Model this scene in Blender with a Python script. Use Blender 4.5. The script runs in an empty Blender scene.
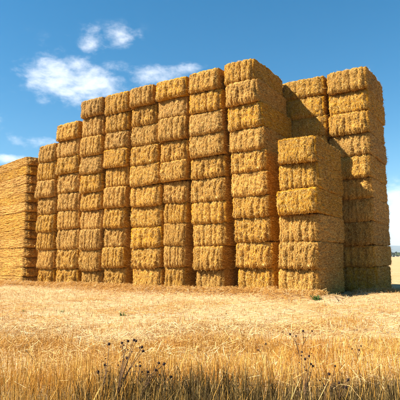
import bpy, math, random
import numpy as np
from mathutils import Matrix, Vector

R = math.radians
rng = np.random.default_rng(7)
random.seed(7)
scene = bpy.context.scene
COL = scene.collection

# ------------------------------------------------------------------ camera, sky, sun, exposure
CAM_H = 1.08
YAW = -32.07                       # the wall of bales runs along U, its depth along V
U = Vector((math.cos(R(YAW)), math.sin(R(YAW)), 0))
V = Vector((-math.sin(R(YAW)), math.cos(R(YAW)), 0))
cam_d = bpy.data.cameras.new('camera')
cam = bpy.data.objects.new('camera', cam_d)
COL.objects.link(cam)
cam_d.sensor_width = 36
cam_d.lens = 43.2
cam_d.clip_start = 0.05
cam_d.clip_end = 40000
# axes of the camera written in the wall's own frame (u, v, up)
ax_r = Vector((0.84519407, 0.53437913, -0.00926959))
ax_f = Vector((-0.52962553, 0.83975103, 0.11964534))
def uvw(p):
    return U * p[0] + V * p[1] + Vector((0, 0, p[2]))
f = uvw(ax_f).normalized()
r = uvw(ax_r); r = (r - f * r.dot(f)).normalized()
up = r.cross(f)
cam.matrix_world = Matrix(((r.x, up.x, -f.x, 0), (r.y, up.y, -f.y, 0), (r.z, up.z, -f.z, CAM_H), (0, 0, 0, 1)))
scene.camera = cam

SUN_EL, SUN_AZ = 44.0, 257.0       # sun on the left, a little behind the camera
world = bpy.data.worlds.new('World')
scene.world = world
world.use_nodes = True

sun_d = bpy.data.lights.new('sun', 'SUN')
sun_d.energy = 5.0
sun_d.angle = R(0.5)
sun_d.color = (1.0, 0.94, 0.84)
sun = bpy.data.objects.new('sun', sun_d)
COL.objects.link(sun)
sun.location = (-30, 0, 30)
sdir = Vector((-math.sin(R(SUN_AZ)) * math.cos(R(SUN_EL)), -math.cos(R(SUN_AZ)) * math.cos(R(SUN_EL)), -math.sin(R(SUN_EL))))
sun.rotation_euler = sdir.to_track_quat('-Z', 'Y').to_euler()

vs = scene.view_settings
vs.view_transform = 'Standard'
vs.look = 'None'
vs.exposure = 1.55
vs.gamma = 1.0
vs.use_curve_mapping = False

# ------------------------------------------------------------------ node helpers
def N(nt, kind, loc=None, **kw):
    n = nt.nodes.new(kind)
    for k, v in kw.items():
        setattr(n, k, v)
    return n

def setin(nt, sock, val):
    if hasattr(val, 'is_output') or isinstance(val, bpy.types.NodeSocket):
        nt.links.new(val, sock)
    else:
        sock.default_value = val

def math_n(nt, op, a, b=None, c=None, clamp=False):
    n = N(nt, 'ShaderNodeMath', operation=op, use_clamp=clamp)
    setin(nt, n.inputs[0], a)
    if b is not None: setin(nt, n.inputs[1], b)
    if c is not None: setin(nt, n.inputs[2], c)
    return n.outputs[0]

def mixc(nt, fac, a, b, blend='MIX'):
    n = N(nt, 'ShaderNodeMix', data_type='RGBA', blend_type=blend)
    setin(nt, n.inputs[0], fac); setin(nt, n.inputs[6], a); setin(nt, n.inputs[7], b)
    return n.outputs[2]

def ramp(nt, fac, stops, interp='LINEAR'):
    n = N(nt, 'ShaderNodeValToRGB')
    cr = n.color_ramp
    cr.interpolation = interp
    while len(cr.elements) < len(stops): cr.elements.new(0.5)
    for e, (p, c) in zip(cr.elements, stops):
        e.position = p
        e.color = (*c, 1) if len(c) == 3 else c
    setin(nt, n.inputs[0], fac)
    return n.outputs[0]

def noise(nt, vec, scale, detail=4, rough=0.6, dist=0.0):
    n = N(nt, 'ShaderNodeTexNoise')
    n.inputs['Scale'].default_value = scale
    n.inputs['Detail'].default_value = detail
    n.inputs['Roughness'].default_value = rough
    n.inputs['Distortion'].default_value = dist
    if vec is not None: nt.links.new(vec, n.inputs['Vector'])
    return n.outputs[0]

def mapped(nt, vec, scale, loc=(0, 0, 0)):
    n = N(nt, 'ShaderNodeMapping')
    nt.links.new(vec, n.inputs[0])
    n.inputs['Scale'].default_value = scale
    if isinstance(loc, tuple): n.inputs['Location'].default_value = loc
    else: nt.links.new(loc, n.inputs['Location'])
    return n.outputs[0]

def new_mat(name, rough=0.85, spec=0.25):
    m = bpy.data.materials.new(name)
    m.use_nodes = True
    nt = m.node_tree
    b = nt.nodes['Principled BSDF']
    b.inputs['Roughness'].default_value = rough
    b.inputs['Specular IOR Level'].default_value = spec
    return m, nt, b

# ------------------------------------------------------------------ the sky: Nishita plus a few fair-weather clouds
def build_sky():
    nt = world.node_tree
    nt.nodes.clear()
    out = N(nt, 'ShaderNodeOutputWorld')
    bg = N(nt, 'ShaderNodeBackground')
    nt.links.new(bg.outputs[0], out.inputs[0])
    sky = N(nt, 'ShaderNodeTexSky', sky_type='NISHITA', sun_disc=False)
    sky.sun_elevation = R(SUN_EL)
    sky.sun_rotation = R(SUN_AZ)
    sky.air_density = 1.0
    sky.dust_density = 0.4
    sky.ozone_density = 2.6
    hs = N(nt, 'ShaderNodeHueSaturation')
    hs.inputs['Hue'].default_value = 0.487
    hs.inputs['Saturation'].default_value = 1.42
    hs.inputs['Value'].default_value = 1.0
    nt.links.new(sky.outputs[0], hs.inputs['Color'])
    tc = N(nt, 'ShaderNodeTexCoord')
    d = tc.outputs['Generated']
    sep = N(nt, 'ShaderNodeSeparateXYZ')
    nt.links.new(d, sep.inputs[0])
    az = math_n(nt, 'ARCTAN2', sep.outputs[0], sep.outputs[1])     # radians, 0 = ahead, + = right
    el = math_n(nt, 'ARCSINE', sep.outputs[2])
    # wispy billows
    warp = noise(nt, mapped(nt, d, (1, 1, 1.6)), 9, 5, 0.6)
    n1 = noise(nt, mapped(nt, d, (1, 1, 1.5), (3.1, 0.4, 0.2)), 11, 8, 0.62, 0.25)
    n2 = noise(nt, mapped(nt, d, (1, 1, 1.9), (1.7, 5.2, 2.2)), 30, 6, 0.6, 0.2)
    total = None
    for (a0, e0, sa, se, amp) in CLOUDS:
        x = math_n(nt, 'DIVIDE', math_n(nt, 'SUBTRACT', az, R(a0)), R(sa))
        y = math_n(nt, 'DIVIDE', math_n(nt, 'SUBTRACT', el, R(e0)), R(se))
        q = math_n(nt, 'ADD', math_n(nt, 'MULTIPLY', x, x), math_n(nt, 'MULTIPLY', y, y))
        g = math_n(nt, 'MULTIPLY', math_n(nt, 'EXPONENT', math_n(nt, 'MULTIPLY', q, -1.0)), amp)
        total = g if total is None else math_n(nt, 'MAXIMUM', total, g)
    dens = math_n(nt, 'ADD', math_n(nt, 'MULTIPLY', n1, 1.5), math_n(nt, 'MULTIPLY', n2, 1.0))
    dens = math_n(nt, 'SUBTRACT', dens, 1.23)
    dens = math_n(nt, 'ADD', dens, total)
    mr = N(nt, 'ShaderNodeMapRange', interpolation_type='SMOOTHSTEP')
    nt.links.new(dens, mr.inputs[0])
    mr.inputs[1].default_value = 0.20; mr.inputs[2].default_value = 1.12
    gate = math_n(nt, 'MULTIPLY', total, 6.0, clamp=True)
    fac = math_n(nt, 'MULTIPLY', math_n(nt, 'MULTIPLY', mr.outputs[0], gate), 0.74)
    col = mixc(nt, fac, hs.outputs[0], CLOUD_COL)
    nt.links.new(col, bg.inputs[0])
    bg.inputs[1].default_value = 0.056

def img_dir(x, y):
    """azimuth/elevation (degrees) of a spot of sky, measured from the photo"""
    c = Vector(((x - 200) / 480, 1, -(y - 200) / 480))
    w = r * c.x + f * c.y + up * c.z
    w.normalize()
    return math.degrees(math.atan2(w.x, w.y)), math.degrees(math.asin(w.z))

CLOUDS = []
for (x, y, sx, sy, amp) in [(54, 76, 30, 22, .84), (96, 82, 34, 17, .82), (74, 92, 36, 13, .74), (76, 64, 26, 14, .62),
                            (88, 42, 15, 13, .66), (122, 38, 18, 11, .60), (150, 74, 34, 12, .68), (118, 66, 20, 12, .5),
                            (36, 143, 40, 6, .56), (6, 158, 18, 5, .74), (190, 68, 20, 6, .40),
                            (402, 212, 22, 28, 1.1), (440, 222, 50, 24, 1.0), (-40, 120, 40, 16, .7)]:
    a0, e0 = img_dir(x, y)
    CLOUDS.append((a0, e0, sx / 480 * 57.3, sy / 480 * 57.3, amp))
CLOUD_COL = (8.6, 8.8, 9.2, 1)
build_sky()

# ------------------------------------------------------------------ numeric helpers
def hash3(ix, iy, iz, seed):
    h = (ix.astype(np.int64) * 374761393 + iy.astype(np.int64) * 668265263 + iz.astype(np.int64) * 2147483647 + seed * 974634541) & 0xFFFFFFFF
    h = ((h ^ (h >> 13)) * 1274126177) & 0xFFFFFFFF
    h = ((h ^ (h >> 15)) * 2246822519) & 0xFFFFFFFF
    return ((h ^ (h >> 16)) & 0xFFFFFF) / float(0xFFFFFF)

def vnoise(p, seed=0):
    i = np.floor(p); t = p - i; t = t * t * (3 - 2 * t)
    i = i.astype(np.int64)
    out = 0
    for dx in (0, 1):
        wx = t[:, 0] if dx else 1 - t[:, 0]
        for dy in (0, 1):
            wy = t[:, 1] if dy else 1 - t[:, 1]
            for dz in (0, 1):
                wz = t[:, 2] if dz else 1 - t[:, 2]
                out = out + wx * wy * wz * hash3(i[:, 0] + dx, i[:, 1] + dy, i[:, 2] + dz, seed)
    return out * 2 - 1

def fbm(p, seed=0, oct=3, gain=0.5):
    a, s, o = 1.0, 0.0, np.zeros(len(p))
    for k in range(oct):
        o += a * vnoise(p * (2.03 ** k) + 17.3 * k, seed + k * 11)
        s += a; a *= gain
    return o / s

def mesh_np(name, verts, quads=None, tris=None, mats=(), mat_idx=None, smooth=True):
    """fast mesh from numpy arrays"""
    me = bpy.data.meshes.new(name)
    nq = 0 if quads is None else len(quads)
    ntr = 0 if tris is None else len(tris)
    me.vertices.add(len(verts))
    me.vertices.foreach_set('co', np.asarray(verts, dtype=np.float32).ravel())
    loops = []
    if nq: loops.append(np.asarray(quads, dtype=np.int32).ravel())
    if ntr: loops.append(np.asarray(tris, dtype=np.int32).ravel())
    lv = np.concatenate(loops)
    me.loops.add(len(lv))
    me.loops.foreach_set('vertex_index', lv)
    me.polygons.add(nq + ntr)
    starts = np.concatenate([np.arange(nq) * 4, nq * 4 + np.arange(ntr) * 3]).astype(np.int32)
    me.polygons.foreach_set('loop_start', starts)
    if smooth is not None:
        sm = np.full(nq + ntr, bool(smooth)) if np.isscalar(smooth) else smooth
        me.polygons.foreach_set('use_smooth', sm)
    for m in mats: me.materials.append(m)
    if mat_idx is not None: me.polygons.foreach_set('material_index', np.asarray(mat_idx, dtype=np.int32))
    me.update(calc_edges=True)
    me.validate()
    return me

def link(name, me, parent=None, loc=(0, 0, 0), rot=(0, 0, 0)):
    o = bpy.data.objects.new(name, me)
    o.location = loc; o.rotation_euler = rot
    COL.objects.link(o)
    if parent: o.parent = parent
    return o

def tag(o, label=None, cat=None, group=None, kind=None):
    if label: o['label'] = label
    if cat: o['category'] = cat
    if group: o['group'] = group
    if kind: o['kind'] = kind
    return o

# ------------------------------------------------------------------ materials
def straw_body_mat():
    m, nt, b = new_mat('packed_straw', 0.8, 0.15)
    tc = N(nt, 'ShaderNodeTexCoord'); oi = N(nt, 'ShaderNodeObjectInfo')
    P = tc.outputs['Object']
    off = N(nt, 'ShaderNodeVectorMath', operation='SCALE')
    comb = N(nt, 'ShaderNodeCombineXYZ')
    nt.links.new(oi.outputs['Random'], comb.inputs[0]); nt.links.new(oi.outputs['Random'], comb.inputs[2])
    nt.links.new(comb.outputs[0], off.inputs[0]); off.inputs['Scale'].default_value = 37.0
    o = off.outputs[0]
    nrm = N(nt, 'ShaderNodeSeparateXYZ')
    nt.links.new(tc.outputs['Normal'], nrm.inputs[0])
    side = math_n(nt, 'SMOOTH_MIN', math_n(nt, 'ABSOLUTE', nrm.outputs[0]), 1.0, 0.1)
    n_end = noise(nt, mapped(nt, P, (70, 20, 22), o), 1.0, 3, 0.65, 0.6)
    n_side = noise(nt, mapped(nt, P, (40, 7, 75), o), 1.0, 3, 0.65, 0.5)
    fine = math_n(nt, 'ADD', math_n(nt, 'MULTIPLY', n_end, math_n(nt, 'SUBTRACT', 1.0, side)), math_n(nt, 'MULTIPLY', n_side, side))
    big = noise(nt, mapped(nt, P, (1, 1, 1), o), 4.0, 4, 0.6)
    c = ramp(nt, fine, [(0.34, (0.050, 0.018, 0.002)), (0.44, (0.285, 0.130, 0.014)), (0.55, (0.49, 0.258, 0.036)), (0.68, (0.69, 0.455, 0.135))])
    v = math_n(nt, 'ADD', math_n(nt, 'MULTIPLY', big, 0.5), 0.76)
    c = mixc(nt, 1.0, c, ramp(nt, big, [(0.3, (0.86, 0.80, 0.74)), (0.7, (1.06, 1.02, 0.98))]), 'MULTIPLY')
    gp = N(nt, 'ShaderNodeNewGeometry')
    wn = noise(nt, gp.outputs['Position'], 0.9, 4, 0.6)
    c = mixc(nt, 1.0, c, ramp(nt, wn, [(0.36, (0.80, 0.79, 0.82)), (0.52, (1, 1, 1)), (0.68, (1.06, 1.05, 1.0))]), 'MULTIPLY')
    # every bale has weathered a little differently
    hs = N(nt, 'ShaderNodeHueSaturation')
    nt.links.new(c, hs.inputs['Color'])
    nt.links.new(math_n(nt, 'ADD', math_n(nt, 'MULTIPLY', oi.outputs['Random'], 0.34), 0.82), hs.inputs['Value'])
    r2 = math_n(nt, 'FRACT', math_n(nt, 'MULTIPLY', oi.outputs['Random'], 13.7))
    nt.links.new(math_n(nt, 'ADD', math_n(nt, 'MULTIPLY', r2, 0.13), 0.94), hs.inputs['Saturation'])
    nt.links.new(hs.outputs[0], b.inputs['Base Color'])
    bp = N(nt, 'ShaderNodeBump')
    bp.inputs['Strength'].default_value = 0.9
    bp.inputs['Distance'].default_value = 0.012
    nt.links.new(fine, bp.inputs['Height'])
    nt.links.new(bp.outputs[0], b.inputs['Normal'])
    return m

def island_mat(name, stops, rough=0.7, spec=0.2, patch=None, trans=0.0):
    """stalks and blades, each with its own tone"""
    m, nt, b = new_mat(name, rough, spec)
    g = N(nt, 'ShaderNodeNewGeometry')
    c = ramp(nt, g.outputs['Random Per Island'], stops)
    if patch:
        n = noise(nt, g.outputs['Position'], patch[0], 3, 0.6)
        c = mixc(nt, 1.0, c, ramp(nt, n, [(0.35, patch[1]), (0.65, patch[2])]), 'MULTIPLY')
    nt.links.new(c, b.inputs['Base Color'])
    if trans:
        out = nt.nodes['Material Output']
        t = N(nt, 'ShaderNodeBsdfTranslucent'); nt.links.new(c, t.inputs[0])
        mx = N(nt, 'ShaderNodeMixShader'); mx.inputs[0].default_value = trans
        nt.links.new(b.outputs[0], mx.inputs[1]); nt.links.new(t.outputs[0], mx.inputs[2])
        nt.links.new(mx.outputs[0], out.inputs[0])
    return m

M_BODY = straw_body_mat()
M_STRAW = island_mat('loose_stalk', [(0.0, (0.10, 0.040, 0.005)), (0.35, (0.37, 0.174, 0.023)), (0.75, (0.56, 0.320, 0.062)), (1.0, (0.75, 0.53, 0.20))])

def plain(name, c, rough=0.85):
    m, nt, b = new_mat(name, rough, 0.2)
    g = N(nt, 'ShaderNodeNewGeometry')
    n = noise(nt, g.outputs['Position'], 60, 3, 0.6)
    cc = mixc(nt, n, (*[x * 0.6 for x in c], 1), (*[min(1, x * 1.4) for x in c], 1))
    nt.links.new(cc, b.inputs['Base Color'])
    return m

# ------------------------------------------------------------------ strips of straw
def strips(base, direction, normal, length, width, bend):
    """two-segment flat stalks; all arrays of N"""
    n = len(base)
    d = direction / np.linalg.norm(direction, axis=1, keepdims=True)
    s = np.cross(d, normal); s /= (np.linalg.norm(s, axis=1, keepdims=True) + 1e-9)
    b2 = np.cross(s, d)
    L = length[:, None]; W = width[:, None] * 0.5; B = bend[:, None]
    p0 = base; p1 = base + d * L * 0.5 + b2 * B * L * 0.35; p2 = base + d * L + b2 * B * L
    v = np.empty((n, 6, 3))
    v[:, 0] = p0 - s * W; v[:, 1] = p0 + s * W
    v[:, 2] = p1 - s * W; v[:, 3] = p1 + s * W
    v[:, 4] = p2 - s * W * 0.6; v[:, 5] = p2 + s * W * 0.6
    k = (np.arange(n) * 6)[:, None]
    q = np.concatenate([k + np.array([[0, 1, 3, 2]]), k + np.array([[2, 3, 5, 4]])])
    return v.reshape(-1, 3), q

# ------------------------------------------------------------------ tubes for stems
def tube(pts, r0, r1, sides=6):
    pts = [Vector(p) for p in pts]
    vs_, qs_ = [], []
    for i, p in enumerate(pts):
        d = (pts[min(i + 1, len(pts) - 1)] - pts[max(i - 1, 0)]).normalized()
        a = d.orthogonal().normalized(); b = d.cross(a)
        rr = r0 + (r1 - r0) * i / (len(pts) - 1)
        for s in range(sides):
            t = 2 * math.pi * s / sides
            vs_.append(p + (a * math.cos(t) + b * math.sin(t)) * rr)
    for i in range(len(pts) - 1):
        for s in range(sides):
            s2 = (s + 1) % sides
            qs_.append((i * sides + s, i * sides + s2, (i + 1) * sides + s2, (i + 1) * sides + s))
    return np.array([tuple(v) for v in vs_]), np.array(qs_)

# ------------------------------------------------------------------ straw bales
BW, BL, BH = 1.22, 2.45, 0.70       # width (along the wall), length (into the wall), height

def bale_mesh(idx):
    g = np.random.default_rng(100 + idx)
    hw, hl, hh = BW / 2 - 0.036, BL / 2, BH / 2 + 0.004
    nx, ny, nz = 92, 70, 54
    pts, quads, base = [], [], 0
    def face(axis, sgn, na, nb):
        nonlocal base
        a = np.linspace(-1, 1, na + 1); b = np.linspace(-1, 1, nb + 1)
        A, B = np.meshgrid(a, b, indexing='ij')
        p = np.empty((A.size, 3))
        o = [i for i in range(3) if i != axis]
        p[:, axis] = sgn; p[:, o[0]] = A.ravel(); p[:, o[1]] = B.ravel()
        i, j = np.meshgrid(np.arange(na), np.arange(nb), indexing='ij')
        k = (i * (nb + 1) + j).ravel() + base
        q = np.stack([k, k + nb + 1, k + nb + 2, k + 1], 1)
        flip = (sgn < 0) != (axis == 1)
        if flip: q = q[:, ::-1]
        pts.append(p); quads.append(q); base += len(p)
    face(1, -1, nx, nz); face(1, 1, nx, nz)
    face(0, 1, ny, nz); face(0, -1, ny, nz)
    face(2, 1, nx, ny); face(2, -1, nx, ny)
    P = np.concatenate(pts); Q = np.concatenate(quads)
    key = np.round(P * 100000).astype(np.int64)
    _, first, inv = np.unique(key, axis=0, return_index=True, return_inverse=True)
    P = P[first]; Q = inv.ravel()[Q]
    P = P * np.array([hw, hl, hh])
    # rounded box: uneven corner radius
    near_end = np.clip((np.abs(P[:, 1]) / hl - 0.80) / 0.2, 0, 1)
    near_end = near_end * near_end * (3 - 2 * near_end)
    rad = 0.040 + 0.080 * near_end + (0.012 + 0.035 * near_end) * fbm(P * 3.0, 5 + idx, 2)
    q = np.clip(P, -(np.array([hw, hl, hh]) - rad[:, None]), np.array([hw, hl, hh]) - rad[:, None])
    d = P - q
    ln = np.linalg.norm(d, axis=1, keepdims=True)
    nrm = d / np.maximum(ln, 1e-9)
    X = q + nrm * rad[:, None]
    ends = np.abs(nrm[:, 1]); side = np.abs(nrm[:, 0]); tops = np.abs(nrm[:, 2])
    disp = 0.020 * fbm(X * 2.2, 20 + idx, 2)
    disp += ends * (0.028 * np.clip(1 - (X[:, 2] / hh) ** 2, 0, 1) - 0.052 * X[:, 2] / hh * g.uniform(0.5, 1.4) + 0.085 * np.clip(1 - (X[:, 0] / hw) ** 6, 0, 1) - 0.055 + 0.04 * fbm(X * np.array([3.6, 2, 4.2]), 25 + idx, 2) - 0.03)
    # six strings pull the ends and the top in: ribs of straw between them
    gs = np.array([-0.86, -0.52, -0.18, 0.18, 0.52, 0.86]) * hw + g.normal(0, 0.018, 6)
    wob = X[:, 0] + 0.022 * fbm(X * np.array([2, 2, 5.0]), 40 + idx, 2)
    rib = np.zeros(len(X)); strength = g.uniform(0.25, 1.1)
    depth = g.uniform(0.5, 1.1, 6); depth[[0, 5]] *= g.uniform(1.0, 1.7, 2)
    for gk, dk in zip(gs, depth):
        rib -= dk * np.exp(-((wob - gk) / 0.034) ** 2)
    vert = 0.75 + 0.5 * vnoise(X * np.array([3.0, 1.0, 4.0]), 60 + idx)
    disp += 0.066 * strength * rib * (ends ** 0.7 + 0.5 * tops) * vert
    # rough pulled straw on the ends: vertical tufts
    disp += ends * g.uniform(0.65, 1.3) * (0.055 * fbm(X * np.array([10, 4, 4.5]), 70 + idx, 3, 0.6) + 0.026 * fbm(X * np.array([34, 14, 15.0]), 80 + idx, 2))
    # horizontal layering along the long sides
    disp += side * (0.032 * fbm(X * np.array([3, 3.2, 13.0]), 90 + idx, 3, 0.6) + 0.008 * fbm(X * np.array([8, 9, 42.0]), 95 + idx, 2))
    disp += side * 0.02 * fbm(X * np.array([14, 12.0, 16.0]), 96 + idx, 3, 0.65)
    disp += tops * 0.022 * fbm(X * np.array([9, 9, 9.0]), 97 + idx, 3, 0.6)
    edge = np.clip(1.6 - np.maximum(np.maximum(ends, side), tops) * 1.6, 0, 1)
    disp += edge * 0.05 * fbm(X * 13.0, 99 + idx, 3, 0.6)
    X = X + nrm * disp[:, None]
    X[:, 1] -= 0.0
    # loose stalks
    vs_, qs_ = [], []
    nb = len(X)
    def fuzz(sel, count, mode):
        ids = np.flatnonzero(sel)
        ids = ids[g.integers(0, len(ids), count)]
        p = X[ids] + g.normal(0, 0.006, (count, 3)); nn = nrm[ids]
        rv = g.normal(0, 1, (count, 3))
        if mode == 'end':
            t = np.stack([g.normal(0, 0.55, count), np.zeros(count), g.normal(0, 1.0, count)], 1)
        elif mode == 'side':
            t = np.stack([np.zeros(count), g.choice([-1, 1], count) + g.normal(0, 0.3, count), g.normal(0, 0.5, count)], 1)
        else:
            t = rv
        t = t - nn * np.sum(t * nn, 1, keepdims=True)
        t /= np.linalg.norm(t, axis=1, keepdims=True) + 1e-9
        out = np.abs(g.normal(0, {'end': 0.26, 'side': 0.19, 'top': 0.22}[mode], count))[:, None]
        dirn = t + nn * out
        L = g.uniform(0.02, 0.07, count) * g.choice([1, 1, 1, 1.5], count)
        if mode == 'side': L *= 1.3
        v, q_ = strips(p - dirn * 0.012, dirn, nn + 0.3 * rv, L, g.uniform(0.003, 0.006, count), g.normal(-0.05, 0.22, count))
        qs_.append(q_ + nb + sum(len(a) for a in vs_)); vs_.append(v)
    fuzz((nrm[:, 1] < -0.6), 4600, 'end')
    fuzz((nrm[:, 1] > 0.6), 1500, 'end')
    fuzz((nrm[:, 0] > 0.6), 3400, 'side')
    fuzz((nrm[:, 0] < -0.6), 1500, 'side')
    fuzz((nrm[:, 2] > 0.5), 1600, 'top')
    fuzz((nrm[:, 2] < -0.5), 500, 'top')
    fuzz((edge > 0.3), 1100, 'top')
    allv = np.concatenate([X] + vs_); allq = np.concatenate([Q] + qs_)
    mi = np.zeros(len(allq), int); mi[len(Q):] = 1
    return mesh_np('straw_bale', allv, quads=allq, mats=(M_BODY, M_STRAW), mat_idx=mi)

NVAR = 12
BALES = [bale_mesh(i) for i in range(NVAR)]
ORD = ['bottom', 'second', 'third', 'fourth', 'fifth', 'sixth', 'seventh', 'eighth', 'ninth', 'tenth']
last = {}
def row_heights(n, top=1.014):
    h = [BH + random.gauss(0, 0.035) for _ in range(n)]
    k = n * BH * top / sum(h)
    h = [x * k for x in h]
    return [(sum(h[:i]), h[i]) for i in range(n)]

def place_bale(u0, u1, v, z, label, group, yaw=0.0, spin=None, key=None, wscale=None, tint=None, hz=1.0):
    """a bale between u0 and u1 along the wall, its front end at v, its base at z"""
    choice = [i for i in range(NVAR) if i not in last.get(key, [])]
    k = random.choice(choice)
    last[key] = (last.get(key, []) + [k])[-3:]
    o = link('straw_bale', BALES[k])
    c = U * ((u0 + u1) / 2) + V * (v + BL / 2)
    o.location = (c.x, c.y, z + BH * hz / 2)
    flip = random.random() < 0.5 if spin is None else spin
    o.rotation_euler = (R(random.uniform(-0.5, 0.5)), R((180 if flip else 0) + random.uniform(-1.8, 1.8)), R(YAW + yaw))
    o.scale = ((u1 - u0) / BW, 1, hz)
    tag(o, label, 'straw bale', group)
    return o

def lerp_tab(tab, z):
    zs = [t[0] for t in tab]; us = [t[1] for t in tab]
    return float(np.interp(z, zs, us))

FRONT = 12.72
WALL = [  # rows, left edge (z, u), right edge (z, u)
    (8, [(0, -15.62), (1.45, -15.74), (2.9, -15.86), (4.3, -15.98), (5.6, -15.92)], [(0, -14.70), (3, -14.74), (5.6, -14.86)]),
    (9, [(0, -14.68), (3, -14.72), (5.6, -14.84)], [(0, -13.42), (3.6, -13.46), (6.3, -13.54)]),
    (10, [(0, -13.39), (3.6, -13.44), (7, -13.48)], [(0, -12.30), (3.5, -12.26), (7, -12.30)]),
    (10, [(0, -12.27), (3.5, -12.23), (7, -12.27)], [(0, -11.17), (2.4, -11.14), (4, -11.06), (7, -11.05)]),
    (10, [(0, -10.84), (0.8, -10.92), (2, -11.0), (7, -11.02)], [(0, -9.57), (2, -9.57), (3.3, -9.61), (4.7, -9.73), (5.8, -9.82), (7, -9.90)]),
    (10, [(0, -9.50), (2, -9.54), (3.3, -9.58), (4.7, -9.70), (5.8, -9.79), (7, -9.87)], [(0, -8.62), (2.2, -8.59), (4, -8.53), (7, -8.51)]),
    (10, [(0, -8.27), (1.2, -8.36), (2.4, -8.47), (7, -8.47)], [(0, -7.22), (1.2, -7.17), (1.9, -7.12), (3.1, -7.09), (4.4, -7.13), (6, -7.17), (7, -7.29)]),
    (10, [(0, -6.78), (1.9, -6.88), (3.1, -6.93), (4.4, -7.01), (6, -7.09), (7, -7.24)], [(0, -5.55), (1.85, -5.59), (3, -5.66), (4.2, -5.73), (5.4, -5.81), (6.3, -5.93), (7, -6.14)]),
]
NEAR_COL = ['eight-bale column at the wall\'s low end', 'nine-bale column on the wall\'s step',
            'first ten-bale column past the step', 'second ten-bale column past the step',
            'third ten-bale column past the step', 'fourth ten-bale column past the step',
            'ten-bale column next to the wall\'s corner', 'tall corner column of the wall']
def rowname(i, n):
    if i == n - 1: return 'topmost straw bale'
    if i == 0: return 'bottom straw bale'
    return ORD[i] + ' straw bale up'

JUT = {(7, 9): 0.07, (7, 8): -0.05, (7, 7): 0.02, (2, 9): -0.05, (5, 8): 0.05, (5, 6): 0.04, (6, 7): -0.04, (3, 8): 0.04, (1, 7): 0.04, (0, 5): -0.04, (1, 4): 0.02, (1, 3): 0.03, (1, 2): 0.02, (0, 6): 0.03, (7, 0): 0.03, (4, 0): 0.02}
for c, (n, lt, rt) in enumerate(WALL):
    for i, (z0, hh) in enumerate(row_heights(n, 1.026 if c == 7 else 1.014)):
        zm = z0 + hh / 2
        ul = lerp_tab(lt, zm) + random.uniform(-0.012, 0.012)
        ur = lerp_tab(rt, zm) + random.uniform(-0.012, 0.012)
        jut = JUT.get((c, i), random.choice([-1, 1]) * random.uniform(0.0, 0.075))
        place_bale(ul, ur, FRONT + jut, z0 + 0.02, f'{rowname(i, n)} in the {NEAR_COL[c]}', 'straw bales of the long stepped wall',
                   yaw=random.uniform(-0.8, 0.8), key=('w', c), spin=False, hz=hh / BH)
# short stack standing in front of the corner
for i, (z0, hh) in enumerate(row_heights(6)):
    s = i / 5
    place_bale(-5.25 + 0.12 * s + random.uniform(-.02, .02), -4.05 + 0.10 * s + random.uniform(-.02, .02), 12.08 + [0.04, 0.0, 0.08, -0.06, 0.05, -0.07][i], z0 + 0.02,
               f'{rowname(i, 6)} in the short six-bale stack before the wall\'s corner', 'straw bales of the short stack', yaw=random.uniform(-.8, .8), key='s', spin=False, hz=hh / BH)
# rear tower, two columns
for c, (ul, ur, nm) in enumerate([(-6.32, -4.66, 'half-shaded inner column of the rear tower'), (-4.62, -3.28, 'outer column of the rear tower against the sky')]):
    for i, (z0, hh) in enumerate(row_heights(10)):
        place_bale(ul + random.uniform(-.03, .03), ur + random.uniform(-.03, .03), 15.18 + random.uniform(-.06, .06), z0 + 0.02,
                   f'{rowname(i, 10)} in the {nm}', 'straw bales of the rear tower', yaw=random.uniform(-1, 1), key=('t', c), spin=False, hz=hh / BH)
# separate stack on the far side of the dark gap: long sides outward
LY = 14.0
corner = U * -16.50 + V * 12.72
wdir = U * -math.cos(R(LY)) + V * math.sin(R(LY))
ndir = U * -math.sin(R(LY)) - V * math.cos(R(LY))
ORD += ['eleventh', 'twelfth', 'thirteenth', 'fourteenth']
for c in range(2):
    nm = 'stack of thin flat layers across the dark gap' if c == 0 else 'rear rank behind the flat layers, inside the gap'
    hs_ = [0.378 + random.gauss(0, 0.02) for _ in range(14)]
    z0 = 0.02
    for i, hh in enumerate(hs_):
        j = random.uniform(-0.015, 0.015)
        ctr = corner + wdir * (BL * 1.44 * 0.5 + random.uniform(-.02, .02)) - ndir * (BW * (c + 0.5) + j)
        o = link('straw_bale', BALES[random.randrange(NVAR)])
        o.location = (ctr.x, ctr.y, z0 + hh / 2)
        o.scale = (1, 1.44, hh / BH * 0.99)
        o.rotation_euler = (R(random.uniform(-.15, .15)), R(random.uniform(-.3, .3)), R(YAW - 90 - LY + random.uniform(-.5, .5)))
        tag(o, f'{rowname(i, 14)} in the {nm}', 'straw bale', 'straw bales of the flat-layered stack')
        z0 += hh

# ------------------------------------------------------------------ ground
def to_uv(x, y):
    return x * U.x + y * U.y, x * V.x + y * V.y

def ground_z(x, y):
    x = np.asarray(x, float); y = np.asarray(y, float)
    p = np.stack([x, y, np.zeros_like(x)], 1)
    dist = np.hypot(x, y)
    fade = np.exp(-(dist / 40) ** 2)
    u, v = to_uv(x, y)
    z = fade * (0.05 * fbm(p * 0.35, 301, 2) + 0.045 * fbm(p * 1.7, 302, 4, 0.6))
    # trampled straw heaped along the foot of the stacks
    foot = np.where(u < -5.4, 12.45, np.where(u < -3.5, 11.8, 13.6)) + 0.25 * vnoise(p * 0.6, 303)
    z = z + 0.12 * np.exp(-((v - foot) / 0.7) ** 2) * (u > -24) * (u < -1.5)
    return z

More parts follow.
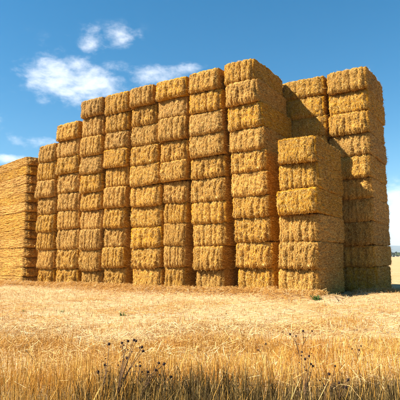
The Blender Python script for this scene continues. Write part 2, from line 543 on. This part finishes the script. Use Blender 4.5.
def build_ground():
    t = np.linspace(-1, 1, 321)
    gx = 14 * t + 12000 * np.sign(t) * np.abs(t) ** 9
    s = np.linspace(0, 1, 361)
    gy = -6 + 30 * s + 24000 * s ** 12
    gy = np.concatenate([[-9000, -900, -90, -20], gy])
    Xg, Yg = np.meshgrid(gx, gy, indexing='ij')
    x = Xg.ravel(); y = Yg.ravel()
    v = np.stack([x, y, ground_z(x, y)], 1)
    na, nb = len(gx), len(gy)
    i, j = np.meshgrid(np.arange(na - 1), np.arange(nb - 1), indexing='ij')
    k = (i * nb + j).ravel()
    q = np.stack([k, k + nb, k + nb + 1, k + 1], 1)
    m, nt, b = new_mat('stubble_soil', 0.95, 0.1)
    ge = N(nt, 'ShaderNodeNewGeometry')
    P = ge.outputs['Position']
    n1 = noise(nt, P, 0.7, 5, 0.65); n2 = noise(nt, P, 9, 5, 0.7)
    n3 = noise(nt, mapped(nt, P, (30, 90, 1)), 1, 3, 0.6)
    c = ramp(nt, n1, [(0.35, (0.391, 0.234, 0.087)), (0.5, (0.455, 0.299, 0.143)), (0.65, (0.492, 0.343, 0.191))])
    c = mixc(nt, ramp(nt, n2, [(0.40, (1, 1, 1)), (0.56, (0, 0, 0))]), c, (0.31, 0.175, 0.06, 1))
    c = mixc(nt, ramp(nt, n3, [(0.5, (0, 0, 0)), (0.72, (0.6, 0.6, 0.6))]), c, (0.56, 0.44, 0.28, 1))
    # ground colour turns dark brown towards the near edge of the field
    sp = N(nt, 'ShaderNodeSeparateXYZ'); nt.links.new(P, sp.inputs[0])
    yy = math_n(nt, 'ADD', sp.outputs[1], math_n(nt, 'MULTIPLY', math_n(nt, 'SUBTRACT', n1, 0.5), 1.6))
    mr = N(nt, 'ShaderNodeMapRange'); nt.links.new(yy, mr.inputs[0])
    mr.inputs[1].default_value = 4.6; mr.inputs[2].default_value = 3.7
    c = mixc(nt, mr.outputs[0], c, (0.08, 0.05, 0.02, 1))
    nt.links.new(c, b.inputs['Base Color'])
    bp = N(nt, 'ShaderNodeBump'); bp.inputs['Strength'].default_value = 0.8; bp.inputs['Distance'].default_value = 0.03
    nt.links.new(n2, bp.inputs['Height']); nt.links.new(bp.outputs[0], b.inputs['Normal'])
    o = link('ground', mesh_np('ground', v, quads=q, mats=(m,)))
    tag(o, kind='structure')
build_ground()

def scatter(n, y0, y1, half=0.56, margin=0.6, power=1.0):
    """random spots in the wedge of field the camera faces"""
    g = rng
    y = np.sqrt(g.uniform(y0 ** 2, y1 ** 2, n)) if power == 1 else y0 + (y1 - y0) * g.uniform(0, 1, n) ** power
    x = g.uniform(-1, 1, n) * (y * half + margin)
    return x, y

def free(x, y):
    """not under the stacks"""
    u, v = to_uv(x, y)
    a = (u > -16.0) & (u < -5.5) & (v > 12.66)
    b = (u > -5.35) & (u < -3.9) & (v > 12.05) & (v < 14.55)
    c = (u > -6.0) & (u < -3.2) & (v > 15.1)
    d = (u < -16.0) & (v > 12.5 - (u + 16.4) * 0.25)
    return ~(a | b | c | d)

def blades(x, y, h, w, lean, mat, name, label, cat='grass', curve=0.5, stuff=True):
    n = len(x)
    z = ground_z(x, y) - 0.01
    a = rng.uniform(0, 2 * np.pi, n)
    la = a + rng.normal(0, 0.5, n)
    dx, dy = np.cos(la), np.sin(la)
    # width direction mostly facing the viewer or random
    wa = rng.uniform(0, np.pi, n)
    wx, wy = np.cos(wa), np.sin(wa)
    v = np.empty((n, 7, 3))
    for k, (t, ws) in enumerate([(0, 1), (0.45, 0.85), (0.8, 0.55)]):
        off = lean * h * (t * (1 - curve) + t * t * curve)
        cx = x + dx * off; cy = y + dy * off; cz = z + h * t * np.sqrt(np.maximum(0.05, 1 - (lean * t) ** 2 * 0.6))
        v[:, 2 * k] = np.stack([cx - wx * w * ws / 2, cy - wy * w * ws / 2, cz], 1)
        v[:, 2 * k + 1] = np.stack([cx + wx * w * ws / 2, cy + wy * w * ws / 2, cz], 1)
    v[:, 6] = np.stack([x + dx * lean * h, y + dy * lean * h, z + h * np.sqrt(np.maximum(0.05, 1 - lean ** 2 * 0.6))], 1)
    k = (np.arange(n) * 7)[:, None]
    q = np.concatenate([k + [[0, 1, 3, 2]], k + [[2, 3, 5, 4]]])
    t = k + [[4, 5, 6]]
    return v.reshape(-1, 3), q, t

def join(parts):
    vs_, qs_, ts_, mq, mt = [], [], [], [], []
    off = 0
    for (v, q, t, mi) in parts:
        vs_.append(v); qs_.append(q + off); mq.append(np.full(len(q), mi))
        if t is not None: ts_.append(t + off); mt.append(np.full(len(t), mi))
        off += len(v)
    return np.concatenate(vs_), np.concatenate(qs_), (np.concatenate(ts_) if ts_ else None), np.concatenate(mq + mt)

M_GOLD = island_mat('golden_grass', [(0, (0.344, 0.165, 0.027)), (0.4, (0.509, 0.280, 0.052)), (0.8, (0.583, 0.365, 0.093)), (1, (0.644, 0.474, 0.187))], patch=(1.3, (1.02, 0.86, 0.62), (1.05, 1.05, 1.05)), trans=0.3)
M_ORANGE = island_mat('orange_stubble', [(0, (0.381, 0.175, 0.027)), (0.5, (0.500, 0.253, 0.050)), (1, (0.565, 0.338, 0.099))], trans=0.3)
M_PALE = island_mat('bleached_straw', [(0, (0.384, 0.249, 0.096)), (0.5, (0.513, 0.362, 0.169)), (1, (0.597, 0.484, 0.294))], patch=(0.9, (1.0, 0.80, 0.52), (1.05, 1.03, 1.0)), trans=0.1)
M_BROWN = island_mat('brown_stalk', [(0, (0.032, 0.019, 0.006)), (0.45, (0.093, 0.054, 0.012)), (0.85, (0.178, 0.108, 0.024)), (1, (0.357, 0.243, 0.086))], trans=0.15)

def patch(x, y, f_, seed):
    return vnoise(np.stack([x * f_, y * f_, np.zeros_like(x)], 1), seed) * 0.5 + 0.5

def build_grass():
    parts = []
    # dense upright stalks at the near edge
    x, y = scatter(26000, 2.4, 4.0)
    keep = rng.uniform(0, 1, len(x)) < 0.35 + 0.65 * patch(x, y, 1.3, 401)
    keep &= rng.uniform(0, 1, len(x)) < np.clip(0.75 + (x + 0.75 * patch(x, y, 1.1, 420)) * 0.9, 0.08, 0.9)
    x, y = x[keep], y[keep]
    h = rng.uniform(0.10, 0.30, len(x)) * (0.6 + 0.55 * patch(x, y, 1.6, 402))
    parts.append((*blades(x, y, h, rng.uniform(0.003, 0.0065, len(x)), np.abs(rng.normal(0, 0.36, len(x))), None, '', ''), 1))
    x, y = scatter(9000, 2.5, 4.6)
    keep = (rng.uniform(0, 1, len(x)) < np.clip(0.30 - (x + 0.3) * 1.2, 0.22, 1)) | (y > 4.1)
    x, y = x[keep], y[keep]
    h = rng.uniform(0.12, 0.33, len(x))
    parts.append((*blades(x, y, h, rng.uniform(0.003, 0.006, len(x)), np.abs(rng.normal(0, 0.28, len(x))), None, '', ''), 0))
    # golden grass
    x, y = scatter(42000, 4.0, 6.4)
    keep = rng.uniform(0, 1, len(x)) < 0.3 + 0.7 * patch(x, y, 1.1, 403)
    x, y = x[keep], y[keep]
    h = rng.uniform(0.04, 0.16, len(x)) * (0.35 + 0.85 * patch(x, y, 1.1, 404))
    parts.append((*blades(x, y, h, rng.uniform(0.003, 0.007, len(x)), np.abs(rng.normal(0, 0.5, len(x))), None, '', ''), 0))
    # orange tufts
    x, y = scatter(42000, 5.6, 9.2)
    keep = rng.uniform(0, 1, len(x)) < np.clip((patch(x, y, 0.9, 405) - 0.3) * 2.2, 0.05, 1) * np.clip((9.4 - y - 1.5 * patch(x, y, 0.5, 411)) / 2.2, 0.04, 1)
    x, y = x[keep], y[keep]
    h = rng.uniform(0.03, 0.14, len(x)) * (0.5 + 0.7 * patch(x, y, 0.9, 413))
    parts.append((*blades(x, y, h, rng.uniform(0.004, 0.008, len(x)), np.abs(rng.normal(0, 0.35, len(x))), None, '', ''), 2))
    v, q, t, mi = join(parts)
    o = link('dry_grass', mesh_np('dry_grass', v, quads=q, tris=t, mats=(M_GOLD, M_BROWN, M_ORANGE), mat_idx=mi, smooth=False))
    tag(o, 'dry golden grass standing along the near edge of the field', 'grass', kind='stuff')
    parts = []
    x, y = scatter(90000, 7.5, 30, margin=1.5)
    ok = free(x, y); x, y = x[ok], y[ok]
    keep = rng.uniform(0, 1, len(x)) < 0.25 + 0.75 * patch(x, y, 0.7, 406)
    x, y = x[keep], y[keep]
    h = rng.uniform(0.03, 0.10, len(x))
    parts.append((*blades(x, y, h, rng.uniform(0.005, 0.010, len(x)), np.abs(rng.normal(0, 0.4, len(x))), None, '', ''), 0))
    v, q, t, mi = join(parts)
    o = link('stubble', mesh_np('stubble', v, quads=q, tris=t, mats=(M_PALE,), mat_idx=mi, smooth=False))
    tag(o, 'short bleached stubble over the field before the bales', 'stubble', kind='stuff')

def build_litter():
    parts = []
    def lying(x, y, L, w, mi, tilt=0.12, lift=0.02):
        n = len(x)
        a = rng.uniform(0, 2 * np.pi, n)
        d = np.stack([np.cos(a), np.sin(a), rng.normal(0.03, tilt, n)], 1)
        p = np.stack([x, y, ground_z(x, y) + rng.uniform(0.002, lift, n)], 1)
        v, q = strips(p - d * L[:, None] * 0.5, d, np.tile([0, 0, 1.0], (n, 1)) + rng.normal(0, 0.35, (n, 3)), L, w, rng.normal(0, 0.12, n))
        parts.append((v, q, None, mi))
    x, y = scatter(60000, 5.0, 24, margin=1.5)
    ok = free(x, y); x, y = x[ok], y[ok]
    lying(x, y, rng.uniform(0.06, 0.26, len(x)), rng.uniform(0.004, 0.009, len(x)), 0)
    x, y = scatter(26000, 5.0, 14, margin=1.0)
    ok = free(x, y) & (rng.uniform(0, 1, len(x)) < np.clip((patch(x, y, 0.7, 430) - 0.42) * 5, 0, 1)); x, y = x[ok], y[ok]
    lying(x, y, rng.uniform(0.05, 0.18, len(x)), rng.uniform(0.004, 0.009, len(x)), 1, 0.25, 0.04)
    # heaped along the foot of the stacks
    n = 22000
    u = rng.uniform(-20, -2.6, n)
    foot = np.where(u < -16.3, 12.6 - (u + 16.4) * 0.25, np.where(u < -5.4, 12.6, np.where(u < -3.8, 12.0, 14.9)))
    spread = 0.25 + 0.7 * patch(u, u * 0, 0.45, 412)
    v_ = foot - np.abs(rng.normal(0, 1, n)) * spread
    px = u * U.x + v_ * V.x; py = u * U.y + v_ * V.y
    h_ = n * 2 // 3
    lying(px[:h_], py[:h_], rng.uniform(0.06, 0.24, h_), rng.uniform(0.005, 0.010, h_), 1, 0.35, 0.13)
    lying(px[h_:], py[h_:], rng.uniform(0.06, 0.24, n - h_), rng.uniform(0.005, 0.010, n - h_), 0, 0.35, 0.13)
    # flattened stalks among the grass
    x, y = scatter(26000, 3.9, 8.0)
    keep = rng.uniform(0, 1, len(x)) < 0.15 + 0.85 * np.clip((patch(x, y, 0.8, 414) - 0.35) * 3, 0, 1)
    x, y = x[keep], y[keep]
    lying(x, y, rng.uniform(0.05, 0.22, len(x)), rng.uniform(0.003, 0.008, len(x)), 0, 0.35, 0.09)
    v, q, t, mi = join(parts)
    o = link('loose_straw', mesh_np('loose_straw', v, quads=q, mats=(M_PALE, M_ORANGE), mat_idx=mi, smooth=False))
    tag(o, 'loose straw strewn over the field and along the foot of the bales', 'straw', kind='stuff')
build_grass()
build_litter()

# ------------------------------------------------------------------ plants
def at(x, y, dist):
    """point of the place lying dist metres ahead, seen at a spot of the photo"""
    c = r * ((x - 200) / 480) + f + up * (-(y - 200) / 480)
    return Vector((0, 0, CAM_H)) + c * (dist / c.y)

M_WEED = plain('dead_weed_stem', (0.15, 0.08, 0.035))
M_HEAD = plain('dark_seed_head', (0.035, 0.018, 0.014))
M_GREEN = island_mat('green_leaf', [(0, (0.05, 0.10, 0.02)), (1, (0.12, 0.20, 0.05))], trans=0.25)

def head_mesh(rad, seed):
    """a bristly seed head: lumpy ball with spikes"""
    g = np.random.default_rng(seed)
    vs_, qs_ = [], []
    nu, nv = 10, 7
    for i in range(nv + 1):
        for j in range(nu):
            th = math.pi * i / nv; ph = 2 * math.pi * j / nu
            rr = rad * (0.85 + 0.25 * g.uniform())
            vs_.append((rr * math.sin(th) * math.cos(ph), rr * math.sin(th) * math.sin(ph), rr * 1.2 * math.cos(th)))
    for i in range(nv):
        for j in range(nu):
            qs_.append((i * nu + j, (i + 1) * nu + j, (i + 1) * nu + (j + 1) % nu, i * nu + (j + 1) % nu))
    n = 46
    d = g.normal(0, 1, (n, 3)); d /= np.linalg.norm(d, axis=1, keepdims=True)
    v, q = strips(d * rad * 0.7, d, g.normal(0, 1, (n, 3)), np.full(n, rad * 0.95), np.full(n, rad * 0.22), np.zeros(n))
    return mesh_np('seed_head', np.concatenate([np.array(vs_), v]), quads=np.concatenate([np.array(qs_), q + len(vs_)]), mats=(M_HEAD,))

HEADS = [head_mesh(0.0085, 900 + i) for i in range(4)]
def weed(base_xy, dist, tips, label, scale=1.0, sway=0.03):
    """base and tips as spots of the photo; every tip carries a seed head"""
    b = at(*base_xy, dist)
    gz = float(ground_z([b.x], [b.y])[0])
    root = bpy.data.objects.new('dried_weed', None)
    COL.objects.link(root)
    root.location = (b.x, b.y, gz)
    tag(root, label, 'weed', 'dried weeds with dark seed heads')
    g = np.random.default_rng(int(base_xy[0] * 10 + dist * 7))
    V0 = Vector((0, 0, 0))
    ctr = sum((at(tx, ty, dist) for tx, ty in tips), Vector()) / len(tips) - root.location
    fork = Vector((ctr.x * 0.30, ctr.y * 0.3, max(0.05, ctr.z * 0.38)))
    parts = []
    v, q = tube([V0 - Vector((0, 0, .02)), fork * 0.5 + Vector((g.normal(0, .006), g.normal(0, .006), 0)), fork], 0.0055 * scale, 0.004 * scale)
    parts.append((v, q, None, 0))
    for k, (tx, ty) in enumerate(tips):
        t = at(tx, ty, dist + g.normal(0, 0.10)) - root.location
        s = fork * g.uniform(0.55, 1.0)
        mid = s.lerp(t, 0.5) + Vector((g.normal(0, .012), g.normal(0, .03), 0.012 + abs(g.normal(0, sway * .5))))
        v, q = tube([s, s.lerp(mid, .5) + Vector((0, 0, .006)), mid, mid.lerp(t, .5) + Vector((0, 0, .006)), t], 0.0038 * scale, 0.002 * scale, 5)
        parts.append((v, q, None, 0))
        for _ in range(3):
            a_ = s.lerp(t, g.uniform(.3, .9)) + Vector((0, 0, .008)); e_ = a_ + Vector((g.normal(0, .035), g.normal(0, .03), abs(g.normal(.02, .02))))
            v, q = tube([a_, a_.lerp(e_, .5) + Vector((0, 0, .004)), e_], 0.0015 * scale, 0.0009 * scale, 4); parts.append((v, q, None, 0))
            if g.uniform() < 0.5:
                bd = link('seed_head', HEADS[int(g.integers(0, 4))], root, e_, (g.normal(0, .5), g.normal(0, .5), g.uniform(0, 6)))
                bs = g.uniform(0.35, 0.6) * scale
                bd.scale = (bs, bs, bs)
        if g.uniform() < 0.5:
            e = mid + (t - s).cross(Vector((0, 1, 0))).normalized() * g.normal(0, .04) + Vector((0, 0, .03))
            v, q = tube([mid, e], 0.0016 * scale, 0.0009 * scale, 4); parts.append((v, q, None, 0))
        hd = link('seed_head', HEADS[k % 4], root, t, (g.normal(0, .5), g.normal(0, .5), g.uniform(0, 6)))
        hs = g.uniform(0.8, 1.25) * scale
        hd.scale = (hs, hs, hs)
    v, q, t, mi = join(parts)
    link('stem', mesh_np('stem', v, quads=q, mats=(M_WEED,), mat_idx=mi), root)

weed((101, 412), 3.55, [(109, 344), (105, 365), (98, 372)], 'slim dried weed leaning upright, first of the dark-headed weeds by the golden patch')
weed((112, 414), 3.45, [(122, 343), (128, 341), (134, 340), (136, 341), (142, 347), (143, 351), (127, 358)], 'tallest branching dried weed with a spray of dark seed heads, arching over the golden grass')
weed((136, 416), 3.5, [(159, 363), (164, 364), (148, 372), (156, 370), (140, 366), (171, 377)], 'low dried weed leaning over the dark brown stalks, two heads close together at its tip')
weed((304, 416), 3.5, [(302, 352), (311, 364), (313, 366), (305, 359), (309, 356), (306, 385)], 'bushy dried weed with clustered dark heads, tallest of the clump near the pale bent stalk', 0.78)
weed((322, 416), 3.4, [(329, 374), (335, 366), (326, 386)], 'dried weed with one heavy dark head above the brown stalks', 0.85)
weed((336, 418), 3.3, [(339, 383), (346, 387), (348, 380)], 'short dried weed with low dark heads beside the bent pale stalks', 0.85)
weed((300, 372), 5.1, [(303, 331), (296, 336), (312, 331), (290, 334)], 'thin dried weed standing behind the bushy clump, in the golden grass', 0.9)
weed((357, 374), 5.0, [(361, 346), (359, 350), (352, 349)], 'lone thin dried weed before the shaded rear tower', 0.9)
weed((262, 372), 5.0, [(266, 344), (258, 350)], 'small dried weed with a single dark head in the middle of the golden grass', 0.9)

def bent_stalk(pts, label, dist=3.3):
    P3 = [at(px, py, dist + k * 0.03) for k, (px, py) in enumerate(pts)]
    o0 = P3[0].copy()
    v, q = tube([p - o0 for p in P3], 0.0042, 0.0018, 6)
    o = link('straw_stalk', mesh_np('straw_stalk', v, quads=q, mats=(M_PALE,)), loc=o0)
    tag(o, label, 'stalk', 'bent pale straw stalks')
bent_stalk([(308, 424), (317, 404), (325, 388), (331, 376)], 'pale straw stalk slanting up between the bushy dark-headed weeds')
bent_stalk([(286, 424), (291, 402), (296, 388), (301, 377)], 'pale straw stalk slanting up beside the bushy dark-headed weed')
bent_stalk([(370, 424), (362, 400), (350, 386), (340, 384), (333, 389)], 'pale straw stalk bent over in an arch above the brown stalks')

def green_weed(px, py, dist, size, n, label):
    b = at(px, py, dist)
    gz = float(ground_z([b.x], [b.y])[0])
    g = np.random.default_rng(int(px))
    a = g.uniform(0, 2 * np.pi, n); e = g.uniform(0.2, 1.3, n)
    d = np.stack([np.cos(a) * np.cos(e), np.sin(a) * np.cos(e), np.sin(e)], 1)
    p = np.stack([g.normal(0, size * .25, n), g.normal(0, size * .25, n), np.zeros(n)], 1)
    v, q = strips(p, d, np.tile([0, 0, 1.0], (n, 1)) + g.normal(0, .3, (n, 3)), g.uniform(.5, 1.1, n) * size, np.full(n, size * .13), g.normal(-.15, .15, n))
    o = link('green_weed', mesh_np('green_weed', v, quads=q, mats=(M_GREEN,)), loc=(b.x, b.y, gz))
    tag(o, label, 'weed', 'small green weeds in the stubble')
green_weed(317, 300, 11.5, 0.14, 60, 'green weed growing at the foot of the short six-bale stack')
green_weed(122, 314, 9.3, 0.09, 40, 'green weed alone in the pale stubble, above the tallest dried weed')
green_weed(24, 308, 10.2, 0.06, 18, 'green sprout in the stubble before the flat-sided stack')
green_weed(62, 309, 10.0, 0.06, 16, 'green sprout in the stubble before the eight-bale column')
green_weed(228, 327, 7.5, 0.07, 18, 'tiny green sprout in the stubble before the tall corner column')

# ------------------------------------------------------------------ far away: hills and a line of trees
def build_far():
    az = np.linspace(R(-75), R(75), 301)
    rows = []
    prof = 62 + 55 * fbm(np.stack([az * 5, az * 0, az * 0], 1), 501, 4) + 26 * np.sin(az * 3 + 0.6)
    prof = np.maximum(prof, 12)
    for d, s in [(4600, 0.0), (5000, 0.35), (5500, 0.75), (6000, 1.0), (6800, 0.6), (7800, 0.0)]:
        z = prof * s * (1 + 0.12 * fbm(np.stack([az * 40, az * 0 + d * .01, az * 0], 1), 502, 3)) - (2 if s == 0 else 0)
        rows.append(np.stack([np.sin(az) * d, np.cos(az) * d, z], 1))
    v = np.concatenate(rows); nb = len(az)
    q = [(i * nb + j, i * nb + j + 1, (i + 1) * nb + j + 1, (i + 1) * nb + j) for i in range(len(rows) - 1) for j in range(nb - 1)]
    m, nt, b = new_mat('wooded_hill', 0.95, 0.1)
    ge = N(nt, 'ShaderNodeNewGeometry')
    n = noise(nt, ge.outputs['Position'], 0.012, 5, 0.65)
    c = ramp(nt, n, [(0.35, (0.035, 0.055, 0.03)), (0.6, (0.07, 0.09, 0.05)), (0.75, (0.16, 0.15, 0.08))])
    nt.links.new(c, b.inputs['Base Color'])
    tag(link('hills', mesh_np('hills', v, quads=np.array(q), mats=(m,))), kind='structure')
    # far belt of trees at the edge of the field
    g = np.random.default_rng(77)
    n = 16000
    a = g.uniform(R(-60), R(60), n)
    d = 620 + g.uniform(0, 40, n)
    top = 5.0 + 2.4 * fbm(np.stack([a * 60, a * 0, a * 0], 1), 503, 3)
    z = top * np.sqrt(g.uniform(0.0, 1, n))
    p = np.stack([np.sin(a) * d, np.cos(a) * d, z], 1)
    e = g.normal(0, 1, (n, 3)); e /= np.linalg.norm(e, axis=1, keepdims=True)
    v, q = strips(p, e, g.normal(0, 1, (n, 3)), g.uniform(1.2, 2.6, n), g.uniform(1.0, 2.2, n), g.normal(0, .2, n))
    mt = island_mat('tree_leaves', [(0, (0.03, 0.05, 0.018)), (1, (0.09, 0.12, 0.04))])
    tag(link('treeline', mesh_np('treeline', v, quads=q, mats=(mt,))), 'dark far-off line of trees along the edge of the field', 'trees', kind='stuff')
build_far()

# ------------------------------------------------------------------ the air between here and the hills
def build_haze():
    x0, x1, y0, y1, z0, z1 = -9500, 9500, -300, 9000, -6, 190
    v = np.array([(x, y, z) for x in (x0, x1) for y in (y0, y1) for z in (z0, z1)], float)
    q = np.array([(0, 1, 3, 2), (4, 6, 7, 5), (0, 4, 5, 1), (2, 3, 7, 6), (0, 2, 6, 4), (1, 5, 7, 3)])
    m = bpy.data.materials.new('hazy_air'); m.use_nodes = True
    nt = m.node_tree; nt.nodes.clear()
    out = N(nt, 'ShaderNodeOutputMaterial'); p = N(nt, 'ShaderNodeVolumePrincipled')
    p.inputs['Color'].default_value = (0.75, 0.86, 1.0, 1)
    p.inputs['Density'].default_value = HAZE
    nt.links.new(p.outputs[0], out.inputs['Volume'])
    tag(link('haze', mesh_np('haze', v, quads=q, mats=(m,), smooth=False)), 'thin pale haze lying over the field towards the hills', 'haze', kind='stuff')
HAZE = 0.00014
build_haze()
